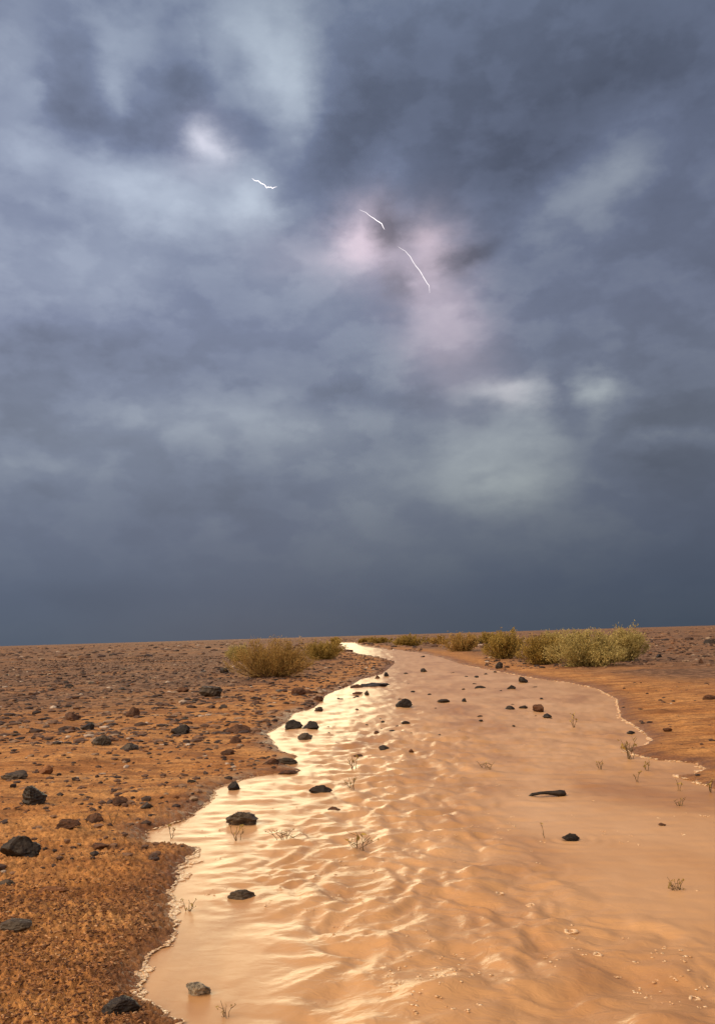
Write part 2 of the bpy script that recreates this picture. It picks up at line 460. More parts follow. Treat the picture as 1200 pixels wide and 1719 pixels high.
# ------------------------------------------------------------------ ground and water sheets
def polar(th, rr):
    T, Q = np.meshgrid(th, rr)
    X, Y = Q * np.sin(T), Q * np.cos(T)
    nr, nt_ = len(rr), len(th)
    i = np.arange(nr - 1)[:, None] * nt_ + np.arange(nt_ - 1)[None, :]
    i = i.ravel()
    faces = np.stack([i, i + nt_, i + nt_ + 1, i + 1], 1)[:, ::-1]
    return X.ravel(), Y.ravel(), faces
th = np.concatenate([np.radians(np.linspace(-180, -34, 50))[:-1], np.radians(np.linspace(-34, 34, 620)), np.radians(np.linspace(34, 180, 50))[1:]])
# radial rows follow the picture's rows: even steps in depression angle, then a log tail
dep = np.linspace(math.atan(H / 1.35), math.atan(H / 30), 720)
rr = np.concatenate([[0.02, .3, .6, .9, 1.15], H / np.tan(dep), np.geomspace(30.6, 6000, 110)])
X, Y, Fc = polar(th, rr)
SD = signed(X, Y)
Z = gz(X, Y, SD)
me = np_mesh('ground', np.stack([X, Y, Z], 1), Fc)
rr_ = np.hypot(X, Y)
wet = np.clip(1.1 - SD / (0.15 + 0.012 * rr_), 0, 1) * (1 + .5 * fbm(X * 3, Y * 3, 3, 90))
fattr(me, 'wet', np.clip(wet, 0, 1))
gl_ = sst(rr_, 8, 20) * np.clip(1.0 + .7 * fbm(X * .35, Y * .35, 3, 95), 0, 1) * sst(SD, .6, 3.0)
fattr(me, 'gravel', np.clip(gl_, 0, 1))
tag(obj('ground', me, MG), kind='structure')

thw = np.radians(np.linspace(-34, 60, 700))
depw = np.linspace(math.atan(H / 1.0), math.atan(H / 60), 820)
rw = np.concatenate([H / np.tan(depw), np.geomspace(62, 190, 30)])
Xw, Yw, Fw = polar(thw, rw)
def path_x(y):
    P_ = np.array([gpt(*q) for q in [(790, 1719), (755, 1640), (705, 1550), (665, 1450), (690, 1350), (705, 1250), (735, 1150), (720, 1115)]])
    return np.interp(y, P_[:, 1], P_[:, 0])
WAKES = []
for (a, q, ww) in [(408, 1380, 58), (679, 1186, 30), (643, 1259, 23), (538, 1328, 44), (561, 1360, 24), (406, 1506, 54), (331, 1668, 50), (957, 1408, 34), (877, 1145, 17),
                   (904, 1192, 22), (918, 1332, 60), (604, 1428, 20), (1134, 1492, 18), (476, 1410, 30), (380, 1706, 14), (317, 1528, 14), (745, 1178, 24), (1056, 1272, 20), (1007, 1290, 10), (398, 1410, 12)]:
    X_, Y_ = gpt(a, q); WAKES.append((X_, Y_, .5 * ww * depth_at(a, q) / F))
def wave(x, y):
    cx = path_x(y)
    s = x - cx
    r = np.hypot(x, y)
    # pixel-like coordinate of lateral distance: the current is a fan that widens towards the viewer
    wl = np.interp(y, [1.8, 3.0, 4.2, 6, 9, 20], [0.75, .72, .85, .9, .9, 1.2])
    wr = np.interp(y, [1.8, 2.6, 3.2, 4.5, 6, 9, 20], [2.0, 1.3, .95, .60, .55, .8, 1.2])
    m = np.where(s < 0, np.exp(-(s / wl) ** 4), np.exp(-(s / wr) ** 4))
    near = 1 - sst(y, 2.0, 3.6)
    mid = sst(y, 2.3, 3.4) * (1 - sst(y, 8.0, 16.0))
    wx, wy = x + .10 * fbm(x * 2.2, y * 2.2, 2, 110), y + .10 * fbm(x * 2.2, y * 2.2, 2, 120)
    def crest(ang, fp, fa, seed, o=2):
        c, n_ = math.cos(R(ang)), math.sin(R(ang))
        a = (wx * c + wy * n_) * fa; q = (-wx * n_ + wy * c) * fp
        v = fbm(a, q, o, seed, 0.45)
        return (1 - np.abs(v) * 1.9)
    kl = 1 - sst(s, -0.25, 0.35)
    side_ = kl * crest(42, 8.0, 2.6, 130) + (1 - kl) * crest(-38, 7.0, 2.3, 140)
    cross = crest(4, 6.5, 2.2, 150)
    up_ = sst(y, 4.5, 7.0)
    h = (side_ * (1 - up_) + cross * up_) * 0.0085 * mid
    h = h + mid * (0.022 * fbm(wx * 5.0, wy * 4.4, 2, 210) + 0.007 * fbm(wx * 10.5, wy * 9.5, 2, 215))
    sw = fbm(wx * 2.2, wy * 2.6, 2, 160) * 0.070 + fbm(wx * 5.0, wy * 6.5, 2, 165) * 0.016 + (1 - np.abs(fbm(wx * 2.4, wy * 3.3, 2, 170)) * 1.5) * 0.020
    h = (h + sw * near) * m
    chop = 0.0030 * fbm(x * 4.0, y * 9.5, 3, 180) * (1 - 0.55 * near)
    farc = 0.020 * fbm(x * 2.6, y * 5.5, 4, 190, .6) * sst(y, 4.5, 9)
    for qx, qy, qs in WAKES:
        ddx, ddy = x - qx, y - qy
        d = np.hypot(ddx, ddy * .8)
        k = (d < qs * 7)
        dn = np.where(ddy < 0, 1.0, .35)
        v = np.zeros_like(x); v[k] = (.0045 * np.cos(d[k] / qs * 5.0) * np.exp(-d[k] / (qs * 2.2)) * dn[k]) * min(1, qs / .05)
        h = h + v
    calmL = np.exp(-(((x + .17 * y + .06) / (.085 * y + .08)) ** 4 + ((y - 2.8) / 1.15) ** 4))
    chop = chop + 0.006 * fbm(x * 2.6, y * 9.0, 3, 230) * sst(y, 3.2, 6)
    return (h + chop + farc) * (1 - .88 * calmL), m * (1 - .9 * calmL)
SDw = signed(Xw, Yw)
W, mk = wave(Xw, Yw)
edge = sst(-SDw, -0.01, 0.18)
Zw = W * edge
keep = (SDw < 0.25)
kf = keep[Fw].any(1)
Fk = Fw[kf]; used = np.unique(Fk); remap = -np.ones(len(Xw), int); remap[used] = np.arange(len(used))
me = np_mesh('water', np.stack([Xw, Yw, Zw], 1)[used], remap[Fk])
fattr(me, 'ripple', np.clip(0.10 + 0.9 * mk * edge, 0, 1)[used])
tag(obj('water', me, MW), kind='structure')

# ------------------------------------------------------------------ rocks
import bmesh
def ico(sub):
    bm = bmesh.new(); bmesh.ops.create_icosphere(bm, subdivisions=sub, radius=1)
    v = np.array([q.co[:] for q in bm.verts]); f = np.array([[w.index for w in q.verts] for q in bm.faces])
    bm.free(); return v, f
ICO = {k: ico(k) for k in (1, 2, 3, 4)}
def n3(v, s, seed):
    return (perlin(v[:, 0] * s + 3.1 * v[:, 2] * s, v[:, 1] * s - 1.7, seed) + perlin(v[:, 2] * s + 5.2, v[:, 0] * s + v[:, 1] * s * .7, seed + 1)) * .5
def rock_verts(sub, seed, cuts=9, rough=0.10, point=0.0):
    g = np.random.default_rng(seed)
    v, f = ICO[sub]; v = v.copy()
    for _ in range(cuts):
        n = g.normal(size=3); n /= np.linalg.norm(n); d = g.uniform(.45, .85)
        v = v - n[None] * np.maximum(0, v @ n - d)[:, None] * 0.92
    v *= (1 + rough * n3(v, 2.2, seed % 300)[:, None] + rough * .5 * n3(v, 6.0, seed % 300 + 5)[:, None] + rough * .22 * n3(v, 15.0, seed % 300 + 7)[:, None])
    if point:
        t = np.clip(v[:, 2], 0, 1); v[:, 0] *= 1 - point * t; v[:, 1] *= 1 - point * t
    v -= v.mean(0)
    v /= (v.max(0) - v.min(0))[None]     # unit box
    return v, f
ROCKG = {}
def rock(px, py, w, h, mat, label, cat='rock', group=None, name='rock', seed=None, point=0.0, depthf=0.9, rot=None, cuts=9, bury=0.3, rough=.10, tilt=0.0):
    """stone whose visible foot is at photo pixel (px,py); w,h in photo pixels"""
    D = depth_at(px, py)
    W_, H_ = .92 * w * D / F, .78 * h * D / F
    seed = seed or int(px * 7 + py * 13)
    v, f = rock_verts(4 if w > 26 else 3, seed, cuts, rough + .14, max(point, .25))
    dz_ = H_ / (1 - bury)
    # foreshortened view from above: part of h is the stone's depth
    v = v * np.array([W_, W_ * depthf, dz_])
    x, y = gpt(px, py); d = math.hypot(x, y)
    y2 = y + W_ * depthf * .5 * .6; x2 = x * y2 / y
    a = math.radians(rot if rot is not None else (seed * 37 % 50 - 25))
    c, s = math.cos(a), math.sin(a)
    if tilt:
        ct, st_ = math.cos(R(tilt)), math.sin(R(tilt))
        v = v @ np.array([[ct, 0, st_], [0, 1, 0], [-st_, 0, ct]])
    v = v @ np.array([[c, s, 0], [-s, c, 0], [0, 0, 1]])
    gzv = float(gz(np.array([x2]), np.array([y2]))[0])
    if gzv < 0: gzv = 0.0
    v[:, 2] -= v[:, 2].min()
    me = np_mesh(name, v, f, smooth=False)
    o = obj(name, me, MR[mat], loc=(x2, y2, gzv - dz_ * bury))
    tag(o, label, cat, group)
    return o

rock(56, 1364, 46, 40, 'black', 'chunky near-black rock with a flat top on the orange sand at the far left', bury=.2)
rock(35, 1458, 76, 44, 'black', 'long rounded black boulder cut by the left edge of the picture', cuts=4, depthf=.6, rot=0, bury=.25)
rock(28, 1588, 66, 18, 'grey', 'low flat grey slab at the left edge on the crumbly brown soil', depthf=.45, rot=-6, cuts=6)
rock(8, 1503, 34, 12, 'grey', 'small flat grey stone at the left edge between the boulder and the slab', depthf=.5)
rock(202, 1726, 74, 30, 'black', 'dark wet rock at the bottom edge beside the foam line', cuts=6, depthf=.8)
rock(84, 1522, 56, 11, 'rust', 'thin tilted brown slab lying on crumbly soil below the long boulder', depthf=.5, rot=18)
rock(354, 1174, 44, 22, 'grey', 'big dark grey boulder on the sand left of the straw-coloured shrub', cuts=6, depthf=.7)
rock(308, 1168, 24, 12, 'brown', 'low brown stone just left of the big grey boulder')
rock(305, 1238, 34, 20, 'black', 'dark stone alone on smooth orange sand between the boulder and the stream')
rock(148, 1236, 26, 16, 'black', 'black stone on the left plain with a smaller brown stone beside it')
rock(121, 1238, 22, 12, 'brown', 'small brown stone right next to the black one on the left plain')
rock(172, 1262, 38, 22, 'grey', 'rough grey-brown lump on the left sand below the paired stones', depthf=.7)
rock(217, 1270, 34, 16, 'grey', 'low olive-grey stone with a shaded underside on the left sand')
rock(225, 1213, 26, 22, 'brown', 'reddish brown pointed stone near the edge of the dense gravel', point=.4)
rock(120, 1220, 38, 18, 'brown', 'wide dark brown stone at the edge of the dense gravel on the left')
rock(24, 1321, 56, 18, 'grey', 'flat grey stone by the left edge above the chunky black rock', depthf=.6)
rock(77, 1311, 28, 18, 'rust', 'small grey-tan wedge on the left sand right of the flat grey stone', point=.3)
rock(200, 1366, 30, 16, 'brown', 'wedge-shaped brown stone tilted on the left sand', tilt=18, rot=0)
rock(246, 1370, 26, 11, 'grey', 'small greenish grey stone right of the tilted wedge')
rock(160, 1396, 36, 20, 'brown', 'brown clod of earth right above the crumbly soil')
rock(112, 1412, 48, 18, 'brown', 'broad brown clod left of and below the other clod', depthf=.6)
rock(165, 1436, 40, 10, 'brown', 'low dark brown clod at the top of the crumbly soil', depthf=.5)
rock(393, 1327, 22, 18, 'black', 'squarish dark stone standing at the waterline of the left bank', cuts=6)
rock(384, 1274, 28, 13, 'brown', 'low brown stone on the left bank above the squarish dark stone')
rock(396, 1252, 22, 14, 'brown', 'rounded dark brown stone on wet sand of the left bank', cuts=5)
rock(400, 1236, 54, 18, 'brown', 'wide low reddish rock on the left bank', depthf=.6)
rock(500, 1172, 28, 15, 'brown', 'dark brown stone on the bank right of the straw shrub')
rock(518, 1170, 20, 9, 'brown', 'small flat stone touching the brown stone right of the straw shrub')
rock(378, 1134, 20, 13, 'black', 'small black stone at the left foot of the straw shrub', point=.3)
rock(492, 1223, 36, 18, 'black', 'left rock of the dark wet cluster at the bend of the left bank')
rock(521, 1225, 36, 18, 'black', 'right rock of the dark wet cluster at the bend of the left bank', point=.3)
rock(512, 1241, 28, 13, 'grey', 'lowest rock of the dark wet cluster, standing in the water')
rock(476, 1284, 52, 13, 'grey', 'long flat dark rock on the small spit of the left bank', depthf=.4, rot=0)
rock(455, 1290, 34, 13, 'brown', 'brown stone behind the long flat rock on the spit', depthf=.6)
rock(482, 1300, 40, 8, 'brown', 'thin brown ledge at the tip of the spit', depthf=.6, rot=0)
rock(535, 1194, 17, 9, 'grey', 'small grey-green stone at the waterline above the dark cluster')
rock(535, 1178, 20, 10, 'brown', 'small brown bank stone above the grey-green waterline stone')
rock(408, 1386, 60, 28, 'grey', 'large layered grey rock sitting in the bright shallows by the left bank', point=.55, cuts=5, rough=.2, bury=.25)
rock(679, 1188, 30, 19, 'black', 'pointed black rock alone in mid-stream', point=.6, cuts=5)
rock(643, 1261, 23, 12, 'black', 'small rounded black rock in mid-stream below the pointed one', cuts=5)
rock(538, 1331, 44, 15, 'black', 'long low black rock in the bright water right of the spit', depthf=.4, rot=0, cuts=5)
rock(561, 1362, 24, 9, 'brown', 'small brown rock just awash below the long low black rock', point=.4)
rock(406, 1510, 54, 18, 'grey', 'low dark rock with a wet rim in the calm pool by the left bank', depthf=.5, rot=-4, cuts=4)
rock(331, 1672, 52, 24, 'pale', 'jagged pale-edged rock in the calm brown pool at lower left', depthf=.45, rot=-10, rough=.3, tilt=-14, cuts=12)
rock(957, 1411, 34, 14, 'black', 'small oval black rock with a foam speck in the smooth right water', cuts=4, depthf=.6, rot=0)
rock(877, 1146, 17, 13, 'black', 'rounded black rock at the head of the right shallows', cuts=4)
rock(858, 1157, 19, 9, 'black', 'low black rock left of and below the rounded one in the right shallows')
rock(838, 1125, 14, 14, 'black', 'small black rock standing on the pale margin below the right shrubs', point=.3)
rock(855, 1191, 19, 8, 'black', 'leftmost stone of the little row in the right shallows', point=.3)
rock(878, 1190, 17, 7, 'black', 'middle flat stone of the little row in the right shallows', depthf=.5)
rock(904, 1194, 22, 15, 'brown', 'knobbly brown stone at the right end of the little row in the right shallows', rough=.2)
rock(918, 1205, 17, 9, 'black', 'dark stone just below the knobbly brown one')
rock(745, 1179, 24, 7, 'black', 'flat dark stone right of the pointed mid-stream rock', depthf=.5, rot=0)
rock(779, 1178, 10, 8, 'black', 'tiny black stone right of the flat dark mid-stream stone')
rock(681, 1215, 18, 6, 'black', 'thin dark stone just awash below the pointed mid-stream rock', depthf=.6)
rock(630, 1153, 62, 8, 'black', 'long dark gravel bar barely above the water by the left bank', depthf=.7, rot=0, rough=.25)
rock(598, 1155, 26, 8, 'brown', 'brown stone at the bank end of the dark gravel bar')
rock(711, 1128, 13, 8, 'black', 'small black stone in the narrow far part of the stream', cuts=5)
rock(805, 1156, 22, 6, 'black', 'thin dark stone left of the two black rocks in the right shallows', depthf=.5)
rock(600, 1166, 20, 6, 'brown', 'flat brown stone in the shallows below the gravel bar')
rock(616, 1167, 9, 10, 'black', 'tiny upright dark stone in the shallows below the gravel bar', point=.2)
rock(648, 1136, 9, 10, 'black', 'tiny upright dark stone above the gravel bar', point=.2)
rock(633, 1139, 9, 7, 'brown', 'tiny brown stone left of the upright one above the gravel bar')
rock(632, 1232, 10, 6, 'brown', 'tiny brown stone between the dark cluster and mid-stream')
rock(600, 1270, 20, 4, 'brown', 'thin stone just awash left of the rounded black rock')
rock(1110, 1386, 14, 5, 'brown', 'tiny brown stone awash in the smooth water near the right edge')
rock(690, 1263, 9, 7, 'brown', 'tiny brown stone awash right of the rounded black rock')
rock(1120, 1236, 17, 8, 'brown', 'small dark brown stone on the orange right bank')
rock(1058, 1232, 15, 6, 'black', 'flat black stone in the shallows inside the right foam line')
rock(1106, 1107, 11, 6, 'black', 'small black stone on the sand right of the pale green shrub')
rock(1193, 1182, 30, 10, 'brown', 'flat brown stone at the right edge of the picture', depthf=.6)
rock(1176, 1117, 9, 11, 'brown', 'small upright brown stone near the right edge under the horizon', point=.4)
rock(1190, 1082, 24, 9, 'black', 'dark low stone at the right edge just under the horizon', depthf=.7)
rock(710, 1103, 9, 3, 'black', 'tiny dark stone at the right margin of the far narrow stream')

# scattered stones: individuals near, one mass beyond
heroes = [(o.location.x, o.location.y, max(o.dimensions.x, .05)) for o in bpy.data.objects if o.name.startswith('rock')]
protos = []
for k in range(14):
    v, f = rock_verts(2 if k % 2 else 3, 900 + k, 7, .14, .2 if k % 3 == 0 else 0)
    protos.append((v, f))
def land_points(n, pxr, pyr, margin):
    P_ = []
    while len(P_) < n:
        px = rng.uniform(*pxr, 4000); py = rng.uniform(*pyr, 4000)
        c = np.array([gpt(a, q) for a, q in zip(px, py)])
        s = signed(c[:, 0], c[:, 1])
        for (x, y), q in zip(c, s):
            if q > margin and all((x - hx) ** 2 + (y - hy) ** 2 > (hw * .7 + .05) ** 2 for hx, hy, hw in heroes):
                P_.append((x, y))
            if len(P_) >= n: break
    return P_
sc_meshes = {}
def scatter(n, pxr, pyr, wpx, mats, label, group, margin=.12):
    for (x, y) in land_points(n, pxr, pyr, margin):
        k = rng.integers(14); mt = mats[rng.integers(len(mats))]
        if (k, mt) not in sc_meshes:
            me = np_mesh('stone', protos[k][0] + np.array([0, 0, .5]), protos[k][1], smooth=False); me.materials.append(MR[mt]); sc_meshes[(k, mt)] = me
        o = bpy.data.objects.new('stone', sc_meshes[(k, mt)]); COL.objects.link(o)
        D = math.hypot(x, y)
        w = rng.uniform(*wpx) * D / F * rng.choice([.7, .8, 1.0, 1.3])
        w = min(max(w, .015), .22)
        fl = rng.uniform(.22, .42)
        z = float(gz(np.array([x]), np.array([y]))[0])
        o.scale = (w, w * rng.uniform(.6, .95), w * fl)
        o.rotation_euler = (rng.uniform(-.15, .15), rng.uniform(-.15, .15), rng.uniform(0, 6.28))
        o.location = (x, y, z - w * fl * .34)
        tag(o, label, 'stone', group)
scatter(85, (-60, 520), (1180, 1400), (6, 14), ['brown', 'rust', 'rust', 'brown', 'grey'], 'small rusty brown stone scattered on the open sand of the left bank', 'small stones on the sand of the left bank')
scatter(90, (-60, 480), (1125, 1190), (7, 13), ['brown', 'black', 'rust', 'grey'], 'small dark stone in the dense gravel of the left plain', 'small stones in the gravel of the left plain', .3)
scatter(45, (1070, 1260), (1064, 1105), (6, 14), ['brown', 'black', 'rust'], 'small dark stone on the stony rise behind the right bank', 'small stones on the stony rise at right', .3)

def awash(n):
    k_ = 0
    while k_ < n:
        px, py = rng.uniform(540, 930), rng.uniform(1105, 1235)
        x, y = gpt(px, py)
        if signed(np.array([x]), np.array([y]))[0] > -.15: continue
        k_ += 1
        w = rng.uniform(4, 11) * depth_at(px, py) / F
        me = sc_meshes.get(('w', k_ % 6))
        if me is None:
            me = np_mesh('stone', protos[k_ % 6][0] + np.array([0, 0, .5]), protos[k_ % 6][1], smooth=False); me.materials.append(MR['black']); sc_meshes[('w', k_ % 6)] = me
        o = bpy.data.objects.new('stone', me); COL.objects.link(o)
        o.scale = (w, w * .7, w * .5); o.rotation_euler.z = rng.uniform(0, 6.28); o.location = (x, y, -w * .28)
        tag(o, 'tiny dark stone barely breaking the surface of the far stream', 'stone', 'tiny stones awash in the far stream')
awash(46)

def pebbles(name, n, sampler, size, flat=(.35, .75), sub=1, thin=None, mat=None):
    v0, f0 = ICO[sub]
    xs, ys = sampler(n)
    s = signed(xs, ys)
    k = s > .06
    xs, ys = xs[k], ys[k]; n = len(xs)
    zs = gz(xs, ys)
    w = rng.uniform(0, 1, n) ** 2.2 * (size[1] - size[0]) + size[0]
    bases = [rock_verts(sub, 500 + i, 5, .12)[0] for i in range(12)]
    B = np.stack(bases)[rng.integers(12, size=n)]
    B = B * np.stack([w * (2.0 if thin else 1), w * rng.uniform(.6, 1, n) * (thin * 1.6 if thin else 1), w * rng.uniform(*flat, n)], 1)[:, None, :]
    a = rng.uniform(0, 6.28, n); c, sn = np.cos(a)[:, None], np.sin(a)[:, None]
    Vx = B[:, :, 0] * c - B[:, :, 1] * sn + xs[:, None]; Vy = B[:, :, 0] * sn + B[:, :, 1] * c + ys[:, None]
    Vz = B[:, :, 2] + zs[:, None] + (w * .0)[:, None]
    V = np.stack([Vx, Vy, Vz], 2).reshape(-1, 3)
    Fv = (f0[None] + (np.arange(n) * len(v0))[:, None, None]).reshape(-1, 3)
    o = obj(name, np_mesh(name, V, Fv, smooth=False), mat or MP)
    tag(o, kind='stuff')
    return o
def samp_sector(a0, a1, r0_, r1_, p=2.0):
    def f(n):
        r = (rng.uniform(0, 1, n) * (r1_ ** p - r0_ ** p) + r0_ ** p) ** (1 / p)
        a = np.radians(rng.uniform(a0, a1, n))
        return r * np.sin(a), r * np.cos(a)
    return f
def samp_crumbs(n):
    x, y = samp_sector(-28, -7, 1.5, 5.4, 1.3)(n * 2)
    k = rng.uniform(0, 1, len(x)) < 1 - sst(np.hypot(x, y) + .5 * fbm(x * 2, y * 2, 3, 250), 3.6, 4.9)
    return x[k][:n], y[k][:n]
o = pebbles('gravel', 19000, samp_sector(-30, 4, 9.5, 60, 1.3), (.035, .17), (.25, .55)); tag(o, 'dense brown gravel covering the left plain up to the horizon', 'gravel')
o = pebbles('gravel', 6500, samp_sector(8, 30, 24, 80, 1.3), (.04, .20), (.3, .6)); tag(o, 'dark brown gravel on the stony rise behind the right bank', 'gravel')
o = pebbles('gravel', 3500, samp_sector(-30, 30, 60, 400, 0.6), (.25, .9), (.3, .6)); tag(o, 'far dark stones strung along the horizon', 'gravel')
o = pebbles('gravel', 1900, samp_sector(-30, -3, 4.5, 11, 1.6), (.012, .075)); tag(o, 'fine loose brown pebbles sprinkled over the near left sand', 'gravel')
o = pebbles('gravel', 220, samp_sector(14, 30, 6, 18, 1.6), (.012, .08)); tag(o, 'few loose pebbles on the smooth right bank', 'gravel')
o = pebbles('soil_crumbs', 60000, samp_crumbs, (.002, .011), (.5, .9), thin=.42, mat=MC); tag(o, 'crumbly reddish brown soil grains in the lower left corner', 'soil crumbs')

# ------------------------------------------------------------------ foam along the waterline
def foam(name, pts_px, n, width, size, label, fr=5.0):
    P_ = np.array([gpt(*p) for p in pts_px])
    seg = np.hypot(*(P_[1:] - P_[:-1]).T); cum = np.concatenate([[0], np.cumsum(seg)])
    # more samples where the line is close to the viewer
    t = rng.uniform(0, cum[-1], n * 12)
    x = np.interp(t, cum, P_[:, 0]) + rng.normal(0, width * 3, len(t)); y = np.interp(t, cum, P_[:, 1]) + rng.normal(0, width * 3, len(t))
    s = signed(x, y)
    keep_ = (s < .006) & (s > -width * rng.uniform(.15, 1, len(t)) * np.clip(.25 + 1.5 * fbm(x * fr, y * fr, 3, 200), 0, 1.5))
    x, y, s = x[keep_][:n], y[keep_][:n], s[keep_][:n]; n = len(x)
    w = rng.uniform(0, 1, n) ** 3.5 * (size[1] - size[0]) + size[0]
    v0, f0 = ICO[2]
    B = v0[None] * np.stack([w * rng.uniform(1, 1.6, n), w, w * .35], 1)[:, None, :]
    V = B + np.stack([x, y, np.maximum(0.001, gz(x, y) * .7) + w * .15], 1)[:, None, :]
    Fv = (f0[None] + (np.arange(n) * len(v0))[:, None, None]).reshape(-1, 3)
    o = obj(name, np_mesh(name, V.reshape(-1, 3), Fv), MF)
    tag(o, label, 'foam', kind='stuff')
foam('foam', LEFT[:9], 15000, .060, (.0012, .0075), 'thick cream foam fringing the crumbly lower left bank')
foam('foam', LEFT[8:22], 2600, .03, (.002, .008), 'thin cream foam along the upper left bank')
foam('foam', RIGHT[9:23], 5000, .045, (.002, .013), 'cream foam line curling round the right bank')
foam('foam', RIGHT[5:10], 900, .08, (.006, .024), 'pale froth at the margin below the right shrubs')

def flecks(n):
    py = rng.uniform(1250, 1719, n * 3); px = rng.uniform(330, 1200, n * 3)
    c = np.array([gpt(a, q) for a, q in zip(px, py)]); x, y = c[:, 0], c[:, 1]
    k = (signed(x, y) < -.12) & (fbm((x - path_x(y)) * 2.5, y * .9, 3, 260) > .18)
    x, y = x[k][:n], y[k][:n]
    V, Fq, nn = [], [], 0
    v0, f0 = ICO[1]
    zz = wave(x, y)[0]
    for a, q, z in zip(x, y, zz):
        for _ in range(rng.integers(1, 6)):
            w = rng.uniform(.0012, .0042)
            V.append(v0 * np.array([w * rng.uniform(1, 2.2), w * 1.3, w * .5]) + np.array([a + rng.normal(0, .008), q + rng.normal(0, .012), z + .0006])); Fq.append(f0 + nn); nn += len(v0)
    o = obj('foam', np_mesh('foam', np.concatenate(V), np.concatenate(Fq)), MF)
    tag(o, 'tiny froth flecks drifting on the muddy current', 'foam', kind='stuff')
flecks(260)
# froth patches and bubbles riding on the current
def bubble(px, py, wpx, label):
    D = depth_at(px, py); a = wpx * D / F / 2
    x, y = gpt(px, py)
    t = np.linspace(0, 2 * np.pi, 28, endpoint=False); q = np.linspace(0, 2 * np.pi, 8, endpoint=False)
    T, Q = np.meshgrid(t, q, indexing='ij')
    rr2 = .85 * a * (1 + .16 * np.sin(T * 3 + px) + .1 * np.sin(T * 7 + py)); tb = a * .24 * (1 + .5 * np.sin(T * 2 + px) + .2 * np.sin(T * 9))
    V = np.stack([(rr2 + tb * np.cos(Q)) * np.cos(T), (rr2 + tb * np.cos(Q)) * np.sin(T) * 1.1, tb * .7 * np.sin(Q)], 2).reshape(-1, 3)
    i, j = np.meshgrid(np.arange(28), np.arange(8), indexing='ij')
    Fq = np.stack([i * 8 + j, ((i + 1) % 28) * 8 + j, ((i + 1) % 28) * 8 + (j + 1) % 8, i * 8 + (j + 1) % 8], 2).reshape(-1, 4)
    zz = float(wave(np.array([x]), np.array([y]))[0][0])
    o = obj('foam_ring', np_mesh('foam_ring', V, Fq), MF, loc=(x, y, zz + .001))
    tag(o, label, 'foam ring', 'foam rings on the current')
bubble(838, 1501, 12, 'small foam ring furthest upstream on the current')
bubble(891, 1521, 15, 'foam ring second from the top of the row on the current')
bubble(957, 1567, 20, 'largest foam ring in the middle of the row on the current')
bubble(1003, 1606, 14, 'foam ring just below the largest one on the current')
bubble(1165, 1678, 16, 'foam ring beside the froth near the lower right corner')

# ------------------------------------------------------------------ tubes
def tubes(paths, sides=4):
    V, Fq = [], []
    for pts, r0_, r1_ in paths:
        pts = np.asarray(pts); n = len(pts)
        d = np.gradient(pts, axis=0); d /= np.linalg.norm(d, axis=1)[:, None] + 1e-9
        ref = np.where(np.abs(d[:, 2:3]) > .9, np.array([[1., 0, 0]]), np.array([[0, 0, 1.]]))
        s = np.cross(d, ref); s /= np.linalg.norm(s, axis=1)[:, None] + 1e-9; t = np.cross(d, s)
        rad = np.linspace(r0_, r1_, n)
        base_ = sum(len(q) for q in V)
        ang = np.linspace(0, 2 * np.pi, sides, endpoint=False)
        ring = pts[:, None] + rad[:, None, None] * (np.cos(ang)[None, :, None] * s[:, None] + np.sin(ang)[None, :, None] * t[:, None])
        V.append(ring.reshape(-1, 3))
        for i in range(n - 1):
            for j in range(sides):
                Fq.append((base_ + i * sides + j, base_ + i * sides + (j + 1) % sides, base_ + (i + 1) * sides + (j + 1) % sides, base_ + (i + 1) * sides + j))
        top = base_ + (n - 1) * sides
        if sides == 4: Fq.append((top, top + 1, top + 2, top + 3))
    return np.concatenate(V), np.array(Fq)

